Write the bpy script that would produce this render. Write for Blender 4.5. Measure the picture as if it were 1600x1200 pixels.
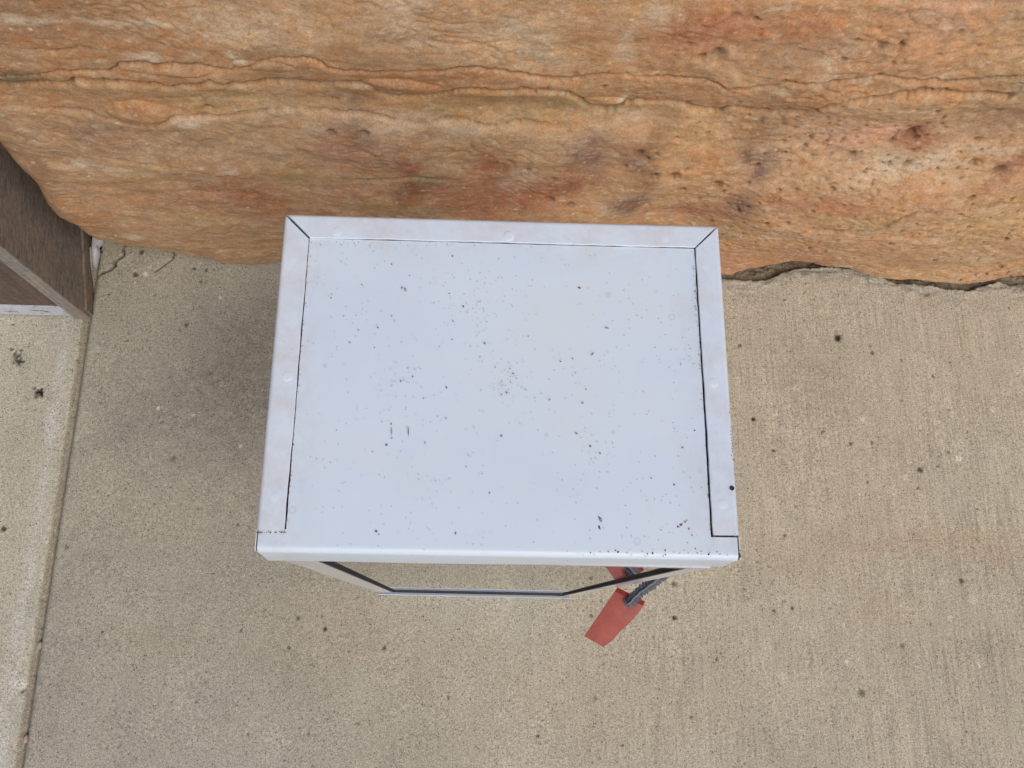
import bpy, bmesh, math, random
import numpy as np
from mathutils import Matrix, Vector

# ------------------------------------------------------------------ scene, camera, light
for o in list(bpy.data.objects): bpy.data.objects.remove(o)
scene = bpy.context.scene
col = scene.collection
random.seed(7)
RNG = np.random.default_rng(11)

F = 1299.0                      # focal length in pixels of the 1600 px wide photograph
CAM_H = 2.05
_n = np.array([715 - 800, 968 - 600, F]); _n /= np.linalg.norm(_n)
_Y = np.array([20, -4580, F]); _Y -= _n * (_Y @ _n); _Y /= np.linalg.norm(_Y)
_Z = -_n; _X = np.cross(_Y, _Z)
ROT = np.array([_X, _Y, _Z])    # camera (right, down, forward) -> world

cam_d = bpy.data.cameras.new('camera'); cam = bpy.data.objects.new('camera', cam_d); col.objects.link(cam)
cam_d.sensor_width = 36; cam_d.lens = 36 * F / 1600
cam_d.clip_start = 0.02; cam_d.clip_end = 400
M = Matrix.Identity(4)
for r in range(3):
    M[r][0] = ROT[r][0]; M[r][1] = -ROT[r][1]; M[r][2] = -ROT[r][2]
M[2][3] = CAM_H
cam.matrix_world = M
scene.camera = cam

SUN_EL, SUN_AZ = math.radians(52), math.radians(152)   # compass angle from +Y, clockwise
world = bpy.data.worlds.new('World'); scene.world = world; world.use_nodes = True
wn = world.node_tree.nodes; wl = world.node_tree.links; wn.clear()
sky = wn.new('ShaderNodeTexSky'); sky.sky_type = 'NISHITA'; sky.sun_disc = False
sky.sun_elevation = SUN_EL; sky.sun_rotation = SUN_AZ
sky.air_density = 1.0; sky.dust_density = 4.0; sky.ozone_density = 1.0
bg = wn.new('ShaderNodeBackground'); bg.inputs['Strength'].default_value = 0.13
wo = wn.new('ShaderNodeOutputWorld')
wl.new(sky.outputs[0], bg.inputs[0]); wl.new(bg.outputs[0], wo.inputs[0])

sun_d = bpy.data.lights.new('sun', 'SUN'); sun = bpy.data.objects.new('sun', sun_d); col.objects.link(sun)
sun_d.energy = 1.5; sun_d.angle = math.radians(55); sun_d.color = (1.0, 0.96, 0.90)
sv = Vector((math.sin(SUN_AZ) * math.cos(SUN_EL), math.cos(SUN_AZ) * math.cos(SUN_EL), math.sin(SUN_EL)))
sun.rotation_euler = sv.to_track_quat('Z', 'Y').to_euler()
sun.location = (0, 0, 6)

scene.view_settings.view_transform = 'Standard'; scene.view_settings.look = 'None'
scene.view_settings.gamma = 1; scene.view_settings.use_curve_mapping = False
scene.view_settings.exposure = -0.18
scene.render.engine = 'CYCLES'

# ------------------------------------------------------------------ helpers
def ray(p):
    return ROT @ np.array([p[0] - 800.0, p[1] - 600.0, F])
def on_z(p, z):
    d = ray(p); return np.array([0, 0, CAM_H]) + d * ((z - CAM_H) / d[2])
def on_y(p, y):
    d = ray(p); return np.array([0, 0, CAM_H]) + d * (y / d[1])

def s2l(c):
    c = np.array(c, float) / 255.0
    return np.where(c <= 0.04045, c / 12.92, ((c + 0.055) / 1.055) ** 2.4)
def lin(c, k=1.0):
    v = s2l(c) * k
    return (float(v[0]), float(v[1]), float(v[2]), 1.0)

def _hash(ix, iy, seed):
    h = (ix.astype(np.int64) * 374761393 + iy.astype(np.int64) * 668265263 + seed * 974634777) & 0xffffffff
    h = ((h ^ (h >> 13)) * 1274126177) & 0xffffffff
    h = (h ^ (h >> 16))
    return (h & 0xffff) / 65535.0
def noise(x, y, seed=0):
    """gradient noise, about -1..1"""
    x = np.asarray(x, float); y = np.asarray(y, float)
    ix = np.floor(x); iy = np.floor(y); fx = x - ix; fy = y - iy
    ux = fx * fx * fx * (fx * (fx * 6 - 15) + 10); uy = fy * fy * fy * (fy * (fy * 6 - 15) + 10)
    def g(dx, dy):
        a = _hash(ix + dx, iy + dy, seed) * 2 * math.pi
        return np.cos(a) * (fx - dx) + np.sin(a) * (fy - dy)
    a = g(0, 0); b = g(1, 0); c = g(0, 1); d = g(1, 1)
    return 1.5 * ((a * (1 - ux) + b * ux) * (1 - uy) + (c * (1 - ux) + d * ux) * uy)
def fbm(x, y, seed=0, octaves=4, gain=0.5):
    s = 0; a = 1.0
    for k in range(octaves):
        s = s + a * noise(x * 2.03 ** k, y * 2.03 ** k, seed + 17 * k); a *= gain
    return s
def ss(x, a, b):
    t = np.clip((x - a) / (b - a), 0, 1); return t * t * (3 - 2 * t)

def link(name, me, mat=None, parent=None, smooth=False):
    o = bpy.data.objects.new(name, me); col.objects.link(o)
    if mat: me.materials.append(mat)
    if parent: o.parent = parent
    if smooth:
        me.polygons.foreach_set('use_smooth', [True] * len(me.polygons))
        me.set_sharp_from_angle(angle=math.radians(28))
    return o
def thing(name, label, cat, loc, group=None):
    o = bpy.data.objects.new(name, None); col.objects.link(o); o.location = loc
    o.empty_display_size = 0.1
    o['label'] = label; o['category'] = cat
    if group: o['group'] = group
    return o
def tag(o, label, cat, group=None):
    o['label'] = label; o['category'] = cat
    if group: o['group'] = group

def grid_mesh(name, P, C=None, flip=False):
    """P: (rows, cols, 3) points; C: (rows, cols, 3) colours"""
    r, c = P.shape[:2]
    me = bpy.data.meshes.new(name)
    me.vertices.add(r * c); me.vertices.foreach_set('co', P.reshape(-1).astype(np.float32))
    i = np.arange((r - 1) * (c - 1)); a = (i // (c - 1)) * c + i % (c - 1)
    q = np.stack([a, a + 1, a + c + 1, a + c], 1)
    if flip: q = q[:, ::-1]
    n = len(q)
    me.loops.add(n * 4); me.loops.foreach_set('vertex_index', q.reshape(-1).astype(np.int32))
    me.polygons.add(n); me.polygons.foreach_set('loop_start', (np.arange(n) * 4).astype(np.int32))
    me.polygons.foreach_set('use_smooth', np.ones(n, dtype=bool))
    me.update(calc_edges=True)
    if C is not None:
        at = me.color_attributes.new('pigment', 'FLOAT_COLOR', 'POINT')
        full = np.ones((r * c, 4), np.float32); full[:, :3] = C.reshape(-1, 3)
        at.data.foreach_set('color', full.reshape(-1))
    return me

def bm_obj(name, bm, mat, parent=None, smooth=False, origin=None, bevel=0):
    if bevel:
        bmesh.ops.bevel(bm, geom=[e for e in bm.edges if e.calc_face_angle(0) > 0.5], offset=bevel, segments=2,
                        affect='EDGES', profile=0.5)
    bmesh.ops.recalc_face_normals(bm, faces=bm.faces)
    if origin is not None: bmesh.ops.translate(bm, vec=-Vector(origin), verts=bm.verts)
    me = bpy.data.meshes.new(name); bm.to_mesh(me); bm.free()
    return link(name, me, mat, parent, smooth)
def hexa(bm, b, t):
    """box from 4 bottom and 4 top points (same order)"""
    v = [bm.verts.new(p) for p in list(b) + list(t)]
    for f in ((3, 2, 1, 0), (4, 5, 6, 7), (0, 1, 5, 4), (1, 2, 6, 5), (2, 3, 7, 6), (3, 0, 4, 7)):
        bm.faces.new([v[i] for i in f])
def box(bm, x0, x1, y0, y1, z0, z1):
    hexa(bm, [(x0, y0, z0), (x1, y0, z0), (x1, y1, z0), (x0, y1, z0)],
         [(x0, y0, z1), (x1, y0, z1), (x1, y1, z1), (x0, y1, z1)])

# ------------------------------------------------------------------ materials
def new_mat(name):
    m = bpy.data.materials.new(name); m.use_nodes = True
    nt = m.node_tree; b = nt.nodes['Principled BSDF']
    return m, nt, b
def N(nt, t, **kw):
    n = nt.nodes.new(t)
    for k, v in kw.items():
        if k in n.inputs: n.inputs[k].default_value = v
        else: setattr(n, k, v)
    return n
def coords(nt, scale=(1, 1, 1)):
    tc = N(nt, 'ShaderNodeTexCoord'); mp = N(nt, 'ShaderNodeMapping')
    mp.inputs['Scale'].default_value = scale
    nt.links.new(tc.outputs['Object'], mp.inputs['Vector']); return mp.outputs[0]
def tnoise(nt, vec, scale, detail=3, rough=0.55):
    n = N(nt, 'ShaderNodeTexNoise'); n.inputs['Scale'].default_value = scale
    n.inputs['Detail'].default_value = detail; n.inputs['Roughness'].default_value = rough
    nt.links.new(vec, n.inputs['Vector']); return n.outputs['Fac']
def ramp(nt, fac, stops):
    r = N(nt, 'ShaderNodeValToRGB'); e = r.color_ramp.elements
    while len(e) < len(stops): e.new(0.5)
    for k, (p, c) in enumerate(stops):
        e[k].position = p; e[k].color = c if len(c) == 4 else (*c, 1)
    nt.links.new(fac, r.inputs[0]); return r.outputs[0]
def g(v): return (v, v, v, 1)
def mix(nt, a, b, fac=1.0, mode='MULTIPLY'):
    m = N(nt, 'ShaderNodeMix', data_type='RGBA', blend_type=mode)
    if isinstance(fac, float): m.inputs[0].default_value = fac
    else: nt.links.new(fac, m.inputs[0])
    for i, s in ((6, a), (7, b)):
        if isinstance(s, tuple): m.inputs[i].default_value = s
        else: nt.links.new(s, m.inputs[i])
    return m.outputs[2]
def bump(nt, h, strength, dist, prev=None):
    b = N(nt, 'ShaderNodeBump'); b.inputs['Strength'].default_value = strength
    b.inputs['Distance'].default_value = dist
    nt.links.new(h, b.inputs['Height'])
    if prev: nt.links.new(prev, b.inputs['Normal'])
    return b.outputs[0]

def mat_stone():
    m, nt, b = new_mat('sandstone')
    at = N(nt, 'ShaderNodeVertexColor'); at.layer_name = 'pigment'
    v = coords(nt); vs = coords(nt, (1, 1, 1.5))
    c = mix(nt, at.outputs[0], ramp(nt, tnoise(nt, vs, 55, 6, .7), [(.3, g(.88)), (.5, g(1.0)), (.7, g(1.10))]))
    c = mix(nt, c, ramp(nt, tnoise(nt, v, 280, 4, .75), [(.3, g(.66)), (.5, g(1.0)), (.72, g(1.24))]))
    c = mix(nt, c, ramp(nt, tnoise(nt, vs, 22, 5, .65), [(.36, (1.06, .95, .84, 1)), (.5, g(1.0)), (.64, (.98, 1.03, 1.1, 1))]))
    nt.links.new(c, b.inputs['Base Color'])
    b.inputs['Roughness'].default_value = .85; b.inputs['Specular IOR Level'].default_value = .25
    n1 = bump(nt, tnoise(nt, vs, 70, 6, .7), .5, .003)
    n2 = bump(nt, tnoise(nt, v, 420, 3, .6), .5, .0012, n1)
    nt.links.new(n2, b.inputs['Normal'])
    return m
def mat_concrete(name='concrete', warm=1.0):
    m, nt, b = new_mat(name)
    at = N(nt, 'ShaderNodeVertexColor'); at.layer_name = 'pigment'
    v = coords(nt); vb = coords(nt, (1, .035, 1)); vb2 = coords(nt, (1, .35, 1))
    grain = tnoise(nt, v, 330, 3, .75)
    c = mix(nt, at.outputs[0], ramp(nt, grain, [(.30, g(.36)), (.42, g(.80)), (.52, g(1.05)), (.68, g(1.5))]))
    c = mix(nt, c, ramp(nt, tnoise(nt, v, 120, 3, .6), [(.3, g(.82)), (.5, g(1.0)), (.7, g(1.14))]))
    sx = N(nt, 'ShaderNodeSeparateXYZ'); nt.links.new(v, sx.inputs[0])
    mr = N(nt, 'ShaderNodeMapRange'); nt.links.new(sx.outputs[0], mr.inputs[0])
    for i_, q_ in ((1, -.2), (2, .9), (3, .12), (4, .85)): mr.inputs[i_].default_value = q_
    brush = mix(nt, mix(nt, g(0), g(1), mr.outputs[0], 'MIX'), ramp(nt, tnoise(nt, v, 2.6, 3, .5), [(.3, g(.35)), (.6, g(1))]))
    c = mix(nt, c, mix(nt, c, ramp(nt, tnoise(nt, vb, 170, 4, .65), [(.3, g(.70)), (.5, g(1.0)), (.7, g(1.2))])), brush, 'MIX')
    # sand grains of different kinds: dark, rusty and white ones
    vo = N(nt, 'ShaderNodeTexVoronoi'); vo.inputs['Scale'].default_value = 210; nt.links.new(v, vo.inputs['Vector'])
    sep = N(nt, 'ShaderNodeSeparateColor'); nt.links.new(vo.outputs['Color'], sep.inputs[0])
    kind = ramp(nt, sep.outputs[0], [(0, g(.30)), (.05, g(.42)), (.10, (.92, .78, .66, 1)), (.2, g(.98)), (.5, g(1)), (.9, g(1.06)), (.97, g(1.2))])
    near = ramp(nt, vo.outputs['Distance'], [(.22, g(1)), (.5, g(0))])
    c = mix(nt, c, mix(nt, c, kind), near, 'MIX')
    nt.links.new(c, b.inputs['Base Color'])
    b.inputs['Roughness'].default_value = .9; b.inputs['Specular IOR Level'].default_value = .2
    n1 = bump(nt, tnoise(nt, vb, 300, 2, .5), .25, .0008)
    n2 = bump(nt, grain, .55, .0016, n1)
    nt.links.new(n2, b.inputs['Normal'])
    return m
def mat_wood(name, base, k=1.0, axis='Y'):
    m, nt, b = new_mat(name)
    s = (60, 1.8, 60) if axis == 'Y' else (60, 60, 1.8)
    v = coords(nt, s); v1 = coords(nt)
    gr = tnoise(nt, v, 3, 6, .65)
    c = mix(nt, lin(base, k), ramp(nt, gr, [(.28, g(.45)), (.45, g(.9)), (.6, g(1.1)), (.75, g(1.4))]))
    c = mix(nt, c, ramp(nt, tnoise(nt, v1, 14, 5, .6), [(.35, (.84, .87, .9, 1)), (.5, g(1)), (.65, (1.12, 1.04, .96, 1))]))
    c = mix(nt, c, ramp(nt, tnoise(nt, v1, 90, 4, .7), [(.3, g(.7)), (.5, g(1)), (.7, g(1.2))]))
    nt.links.new(c, b.inputs['Base Color']); b.inputs['Roughness'].default_value = .8
    b.inputs['Specular IOR Level'].default_value = .3
    nt.links.new(bump(nt, gr, .9, .003), b.inputs['Normal'])
    return m
def mat_paint(name, base, rough, dirt=True, k=1.0):
    m, nt, b = new_mat(name)
    v = coords(nt)
    c = lin(base, k)
    c = mix(nt, c, ramp(nt, tnoise(nt, v, 7, 3, .5), [(.35, (.955, .965, .985, 1)), (.5, g(1)), (.66, (1.01, 1.0, .975, 1))]))
    if dirt:
        # faint water marks and the smallest dust specks
        vo = N(nt, 'ShaderNodeTexVoronoi'); vo.inputs['Scale'].default_value = 120; nt.links.new(v, vo.inputs['Vector'])
        sep = N(nt, 'ShaderNodeSeparateColor'); nt.links.new(vo.outputs['Color'], sep.inputs[0])
        sel = ramp(nt, sep.outputs[1], [(.80, g(0)), (.82, g(1))])
        near = ramp(nt, vo.outputs['Distance'], [(.07, g(1)), (.13, g(0))])
        patch = ramp(nt, tnoise(nt, v, 16, 4, .6), [(.45, g(.12)), (.62, g(1))])
        f = mix(nt, mix(nt, sel, near), patch)
        c = mix(nt, c, mix(nt, c, (.62, .60, .60, 1)), f, 'MIX')
        sm = ramp(nt, tnoise(nt, coords(nt, (1, .6, 1)), 34, 6, .7), [(.60, g(0)), (.76, g(.55))])
        c = mix(nt, c, mix(nt, c, (.93, .88, .83, 1)), sm, 'MIX')
        # drip rings
        v2 = N(nt, 'ShaderNodeTexVoronoi'); v2.inputs['Scale'].default_value = 46; nt.links.new(v, v2.inputs['Vector'])
        s2 = N(nt, 'ShaderNodeSeparateColor'); nt.links.new(v2.outputs['Color'], s2.inputs[0])
        ring = ramp(nt, v2.outputs['Distance'], [(.09, g(.25)), (.13, g(1)), (.16, g(.9)), (.19, g(0))])
        c = mix(nt, c, mix(nt, c, (.86, .86, .88, 1)), mix(nt, ring, ramp(nt, s2.outputs[0], [(.88, g(0)), (.9, g(1))])), 'MIX')
        # grime gathered along the folds and wiped patches
        sp = N(nt, 'ShaderNodeSeparateXYZ'); nt.links.new(v, sp.inputs[0])
        ab = N(nt, 'ShaderNodeMath', operation='ABSOLUTE'); nt.links.new(sp.outputs[0], ab.inputs[0])
        mx = N(nt, 'ShaderNodeMath', operation='MAXIMUM'); nt.links.new(ab.outputs[0], mx.inputs[0])
        ay = N(nt, 'ShaderNodeMath', operation='ADD'); nt.links.new(sp.outputs[1], ay.inputs[0]); ay.inputs[1].default_value = .052
        nt.links.new(ay.outputs[0], mx.inputs[1])
        eg = ramp(nt, mx.outputs[0], [(.165, g(0)), (.196, g(.75)), (.205, g(.9))])
        gn = ramp(nt, tnoise(nt, v, 28, 6, .75), [(.42, g(0)), (.66, g(1))])
        c = mix(nt, c, mix(nt, c, (.90, .83, .79, 1)), mix(nt, eg, gn), 'MIX')
        wp = ramp(nt, tnoise(nt, coords(nt, (1, 1.6, 1)), 11, 5, .65), [(.52, g(0)), (.60, g(.7)), (.72, g(.3))])
        c = mix(nt, c, mix(nt, c, (1.015, .985, .955, 1)), wp, 'MIX')
    nt.links.new(c, b.inputs['Base Color'])
    b.inputs['Roughness'].default_value = rough
    b.inputs['Specular IOR Level'].default_value = .5
    n1 = bump(nt, tnoise(nt, v, 5, 2, .5), .25, .004)
    n2 = bump(nt, tnoise(nt, v, 160, 2, .5), .12, .0006, n1)
    nt.links.new(n2, b.inputs['Normal'])
    return m
def mat_plain(name, base, rough=.6, k=1.0, metal=0.0, nscale=40, amt=.25, spec=.4):
    m, nt, b = new_mat(name)
    v = coords(nt)
    c = mix(nt, lin(base, k), ramp(nt, tnoise(nt, v, nscale, 5, .6), [(.3, g(1 - amt)), (.5, g(1)), (.7, g(1 + amt))]))
    nt.links.new(c, b.inputs['Base Color']); b.inputs['Roughness'].default_value = rough
    b.inputs['Metallic'].default_value = metal; b.inputs['Specular IOR Level'].default_value = spec
    nt.links.new(bump(nt, tnoise(nt, v, nscale * 4, 3, .6), .3, .0008), b.inputs['Normal'])
    return m
def mat_glass():
    m, nt, b = new_mat('window_glass')
    b.inputs['Base Color'].default_value = (.93, .95, .95, 1)
    b.inputs['Roughness'].default_value = .012; b.inputs['IOR'].default_value = 1.5
    b.inputs['Transmission Weight'].default_value = 1.0
    return m

STONE = mat_stone(); CONC = mat_concrete()
MORTAR = mat_plain('mortar', (178, 172, 160), .95, .8, nscale=60, amt=.35)
WHITE = mat_paint('white_enamel', (208, 221, 234), .33)
WHITE_TRIM = mat_paint('white_enamel_folds', (211, 222, 234), .32)
DOORWHITE = mat_paint('white_enamel_door', (204, 208, 214), .14, dirt=False)
DARK = mat_plain('dark_steel', (40, 38, 42), .7, .7)
GASKET = mat_plain('dark_gasket', (66, 62, 60), .75, .6)
INNER = mat_plain('inner_steel', (150, 152, 156), .5, .8)
GLASS = mat_glass()
RED = mat_plain('red_plastic', (170, 78, 64), .5, .80, nscale=70, amt=.18)
REDSIDE = mat_plain('red_plastic_edge', (160, 48, 44), .45, .75, nscale=120, amt=.10)
GREYSTRAP = mat_plain('grey_strap', (104, 110, 118), .6, .7, nscale=220, amt=.5)
STEEL = mat_plain('galvanised_steel', (150, 152, 155), .4, .8, metal=.7, nscale=90)
FAINT = mat_plain('grey_dust', (158, 152, 156), .9, .95, nscale=300, amt=.3)
SPECK = mat_plain('dark_dirt', (104, 90, 84), .9, .8, nscale=200, amt=.4)
RUST = mat_plain('rust_dirt', (150, 112, 82), .9, .9, nscale=300, amt=.4)
WHITEFILL = mat_plain('white_filler', (222, 224, 232), .8, .85, nscale=50, amt=.15)
SOIL = mat_plain('dark_soil', (70, 62, 52), .95, .6, nscale=60, amt=.4)
PEBBLE = mat_plain('pebble_stone', (176, 160, 138), .8, .9, nscale=80)
ASPH = mat_plain('far_concrete', (160, 152, 138), .9, .85, nscale=8, amt=.15)

# ------------------------------------------------------------------ the wall
def yb_curve():
    # bottom edge of the big stone traced from the photograph (its foot, 2 cm above the slab at most)
    px = [(-300, 386), (60, 384), (140, 380), (160, 384), (190, 382), (240, 384), (300, 395), (330, 401), (355, 411), (400, 412), (435, 409),
          (600, 402), (800, 410), (1000, 425), (1140, 433), (1165, 422), (1200, 418), (1225, 412), (1252, 409), (1300, 413), (1325, 415), (1345, 423), (1370, 431),
          (1400, 432), (1430, 433), (1460, 438), (1500, 444), (1535, 443), (1560, 437), (1580, 433), (1610, 431), (1800, 436), (2100, 440)]
    zb = [.004] * 11 + [.004, .01, .015, .02, .026, .026, .026, .028, .028, .026, .022, .02, .02, .02, .016, .012, .012, .016, .02, .02, .02, .02]
    P = np.array([on_z(p, z) for p, z in zip(px, zb)])
    return P
FOOT = yb_curve()
def foot_y(x): return np.interp(x, FOOT[:, 0], FOOT[:, 1])
def foot_z(x): return np.interp(x, FOOT[:, 0], FOOT[:, 2])

def coarse(u, v):
    """large scale shape of the big stone's face: y as a function of place"""
    fy = foot_y(u)
    w = ss(v, 0.0, .16)
    base = fy * (1 - w) + .905 * w
    b = -.028 * np.exp(-((v - .30) / .20) ** 2) - .012 * ss(v, .05, .5)
    b = b - .030 * np.exp(-((u - .95) / .30) ** 2 - ((v - .42) / .22) ** 2)          # swelling to the right
    b = b + .034 * np.exp(-((u - .50) / .15) ** 2 - ((v - .34) / .17) ** 2)          # hollow beside it
    b = b - .016 * np.exp(-((u + .25) / .4) ** 2 - ((v - .45) / .15) ** 2)
    b = b + .012 * np.exp(-((v - .73) / .05) ** 2)
    b = b + .015 * fbm(u * 1.9 + 3, v * 3.6, 5, 4)
    return base + b * (1 - .8 * ss(v, .86, 1.02))
def to_face(p):
    y = .90
    for _ in range(12):
        q = on_y(p, y); y = .5 * y + .5 * float(coarse(np.array(q[0]), np.array(max(q[2], 0))))
    q = on_y(p, y); return q[0], q[2]
def z1(l, x0): return [to_face((x0 + a / 2.6667, b / 2.6667)) for a, b in l]

SEAM_A = z1([(-200, 330), (0, 322), (100, 322), (200, 305), (300, 293), (450, 295), (500, 268), (560, 262), (680, 272), (780, 270), (860, 275), (920, 290), (1000, 285),
             (1100, 255), (1180, 243), (1250, 240), (1310, 245), (1370, 280), (1450, 295), (1600, 300)], 0)[:-1] + \
         z1([(250, 303), (480, 300), (560, 290), (620, 280), (700, 285), (750, 295), (820, 300), (880, 315), (960, 325), (1040, 330), (1100, 320), (1180, 310), (1280, 315)], 500) + \
         z1([(0, 323), (130, 320), (240, 325), (300, 340), (360, 370), (430, 370), (500, 362), (600, 350), (640, 345), (700, 355), (780, 345), (900, 330), (1000, 315), (1060, 325), (1150, 333), (1300, 340), (1420, 330), (1600, 310), (1900, 318)], 1000)
SEAM_B = z1([(-200, 350), (0, 345), (100, 345), (250, 340), (330, 326), (420, 330), (520, 340), (640, 345), (720, 358), (800, 350), (880, 340), (930, 350), (1050, 345), (1200, 330), (1300, 340), (1400, 345)], 0) + \
         z1([(100, 345), (210, 350), (240, 380), (300, 395), (400, 400), (480, 390), (560, 375), (620, 365), (740, 375), (850, 370), (950, 375), (1040, 385), (1080, 410), (1130, 440), (1180, 455), (1230, 450), (1275, 418)], 500) + \
         z1([(0, 415), (100, 420), (180, 425), (240, 450), (320, 458), (390, 440), (450, 455), (560, 462), (660, 465), (700, 460), (780, 440), (850, 425), (920, 410), (1000, 405), (1080, 385), (1150, 375), (1220, 370), (1300, 378), (1400, 385), (1500, 390), (1550, 385), (1600, 350), (1900, 345)], 1000)
SEAM_C = z1([(100, 445), (250, 450), (320, 452), (380, 465), (430, 485), (500, 505), (560, 520), (640, 525), (680, 510), (730, 485), (820, 475), (900, 480), (1000, 465), (1100, 445), (1200, 430), (1300, 440), (1400, 450)], 0) + \
         z1([(120, 457), (200, 462), (260, 480), (330, 500), (400, 510), (440, 515), (480, 500), (560, 490), (620, 500), (680, 520), (760, 510), (850, 500), (950, 515), (1050, 520), (1150, 510)], 500)
SEAM_D = z1([(40, 195), (90, 205), (150, 216), (220, 215), (320, 200), (400, 205), (500, 240)], 0)
SEAM_E = z1([(560, 990), (700, 960), (880, 966), (950, 970), (1020, 950), (1080, 912), (1150, 882), (1250, 880), (1400, 860), (1600, 850)], 1000)
SEAM_F = z1([(0, 740), (120, 750), (260, 745), (400, 735), (520, 745), (640, 740)], 500)
SEAM_G = z1([(300, 640), (420, 650), (560, 670), (700, 690), (850, 720), (1000, 700)], 0)
SEAM_H = z1([(1600, 285), (1500, 240), (1440, 262), (1480, 300)][::-1][1:2] + [(1500, 280), (1560, 305), (1600, 325)], 500)

def seam(u, v, pts, depth, width, step, jit=.0):
    pts = sorted(pts); pu = np.array([p[0] for p in pts]); pv = np.array([p[1] for p in pts])
    vs = np.interp(u, pu, pv) + .004 * noise(u * 45, u * 0 + jit, 91) + .0024 * noise(u * 150, u * 0 + jit, 92)
    d = v - vs
    fade = ss(u, pu[0], pu[0] + .08) * (1 - ss(u, pu[-1] - .08, pu[-1]))
    am = fade * np.clip(.8 + .9 * noise(u * 8 + jit, u * 0, 93) + .35 * noise(u * 40 + jit, v * 60, 94), .28, 1.5)
    # a groove with a steeper upper lip, and the layer below standing proud by `step`
    gr = am * depth * np.exp(-np.abs(d / np.where(d > 0, width * .55, width * 1.1)) ** 1.2)
    st = -fade * step * np.exp(-np.clip(-d, 0, 1) / .09) * (d < 0) 
    return gr, st, am * np.exp(-(d / (width * .7)) ** 2), d

SEAMS = [(SEAM_A, .012, .0036, .0022, 1.3), (SEAM_B, .026, .0050, .0050, 4.7), (SEAM_C, .006, .0034, .0042, 8.2), (SEAM_D, .007, .004, .003, 2.2),
         (SEAM_E, .006, .005, .005, 6.1), (SEAM_F, .005, .004, .003, 3.1), (SEAM_G, .004, .004, .002, 5.1)]
def P_(x0, a, b): return to_face((x0 + a / 2.6667, b / 2.6667))
PITS = [(P_(1000, a, b), r) for a, b, r in [
    (140, 740, 13), (170, 800, 12), (60, 735, 10), (240, 830, 8), (600, 635, 7), (800, 780, 7), (650, 785, 5), (580, 790, 6), (390, 580, 5), (150, 575, 5),
    (70, 645, 5), (205, 425, 5), (325, 230, 14), (260, 240, 10), (205, 185, 6), (320, 775, 16), (700, 580, 9), (880, 640, 10), (1110, 680, 9), (1035, 680, 8),
    (1190, 570, 6), (1405, 590, 8), (1390, 680, 12), (1490, 710, 14), (1130, 555, 16), (1010, 190, 10), (1085, 190, 9), (485, 85, 6), (1040, 1020, 7), (720, 875, 5), (930, 720, 5),
    (1050, 590, 8), (1230, 460, 7), (1480, 455, 9), (1150, 580, 9), (770, 595, 4), (840, 590, 4), (520, 640, 5), (190, 710, 5), (450, 760, 6), (30, 660, 6)]]
PITS += [(P_(500, a, b), r) for a, b, r in [(1330, 640, 13), (860, 700, 7), (975, 740, 6), (955, 830, 9), (1040, 850, 9), (1270, 690, 6), (1180, 360, 5), (900, 380, 4)]]
PITS += [(P_(0, a, b), r) for a, b, r in [(870, 440, 8), (1380, 545, 10), (1520, 545, 9), (735, 545, 6), (1395, 400, 4)]]
NOD = [(P_(0, 590, 468), .058, .030, .010), (P_(500, 330, 352), .062, .014, .009), (P_(500, 1180, 415), .045, .015, .008), (P_(500, 700, 690), .05, .03, -.004),
       (P_(0, 1100, 275), .05, .016, .005), (P_(0, 700, 295), .07, .012, .005)]

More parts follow.
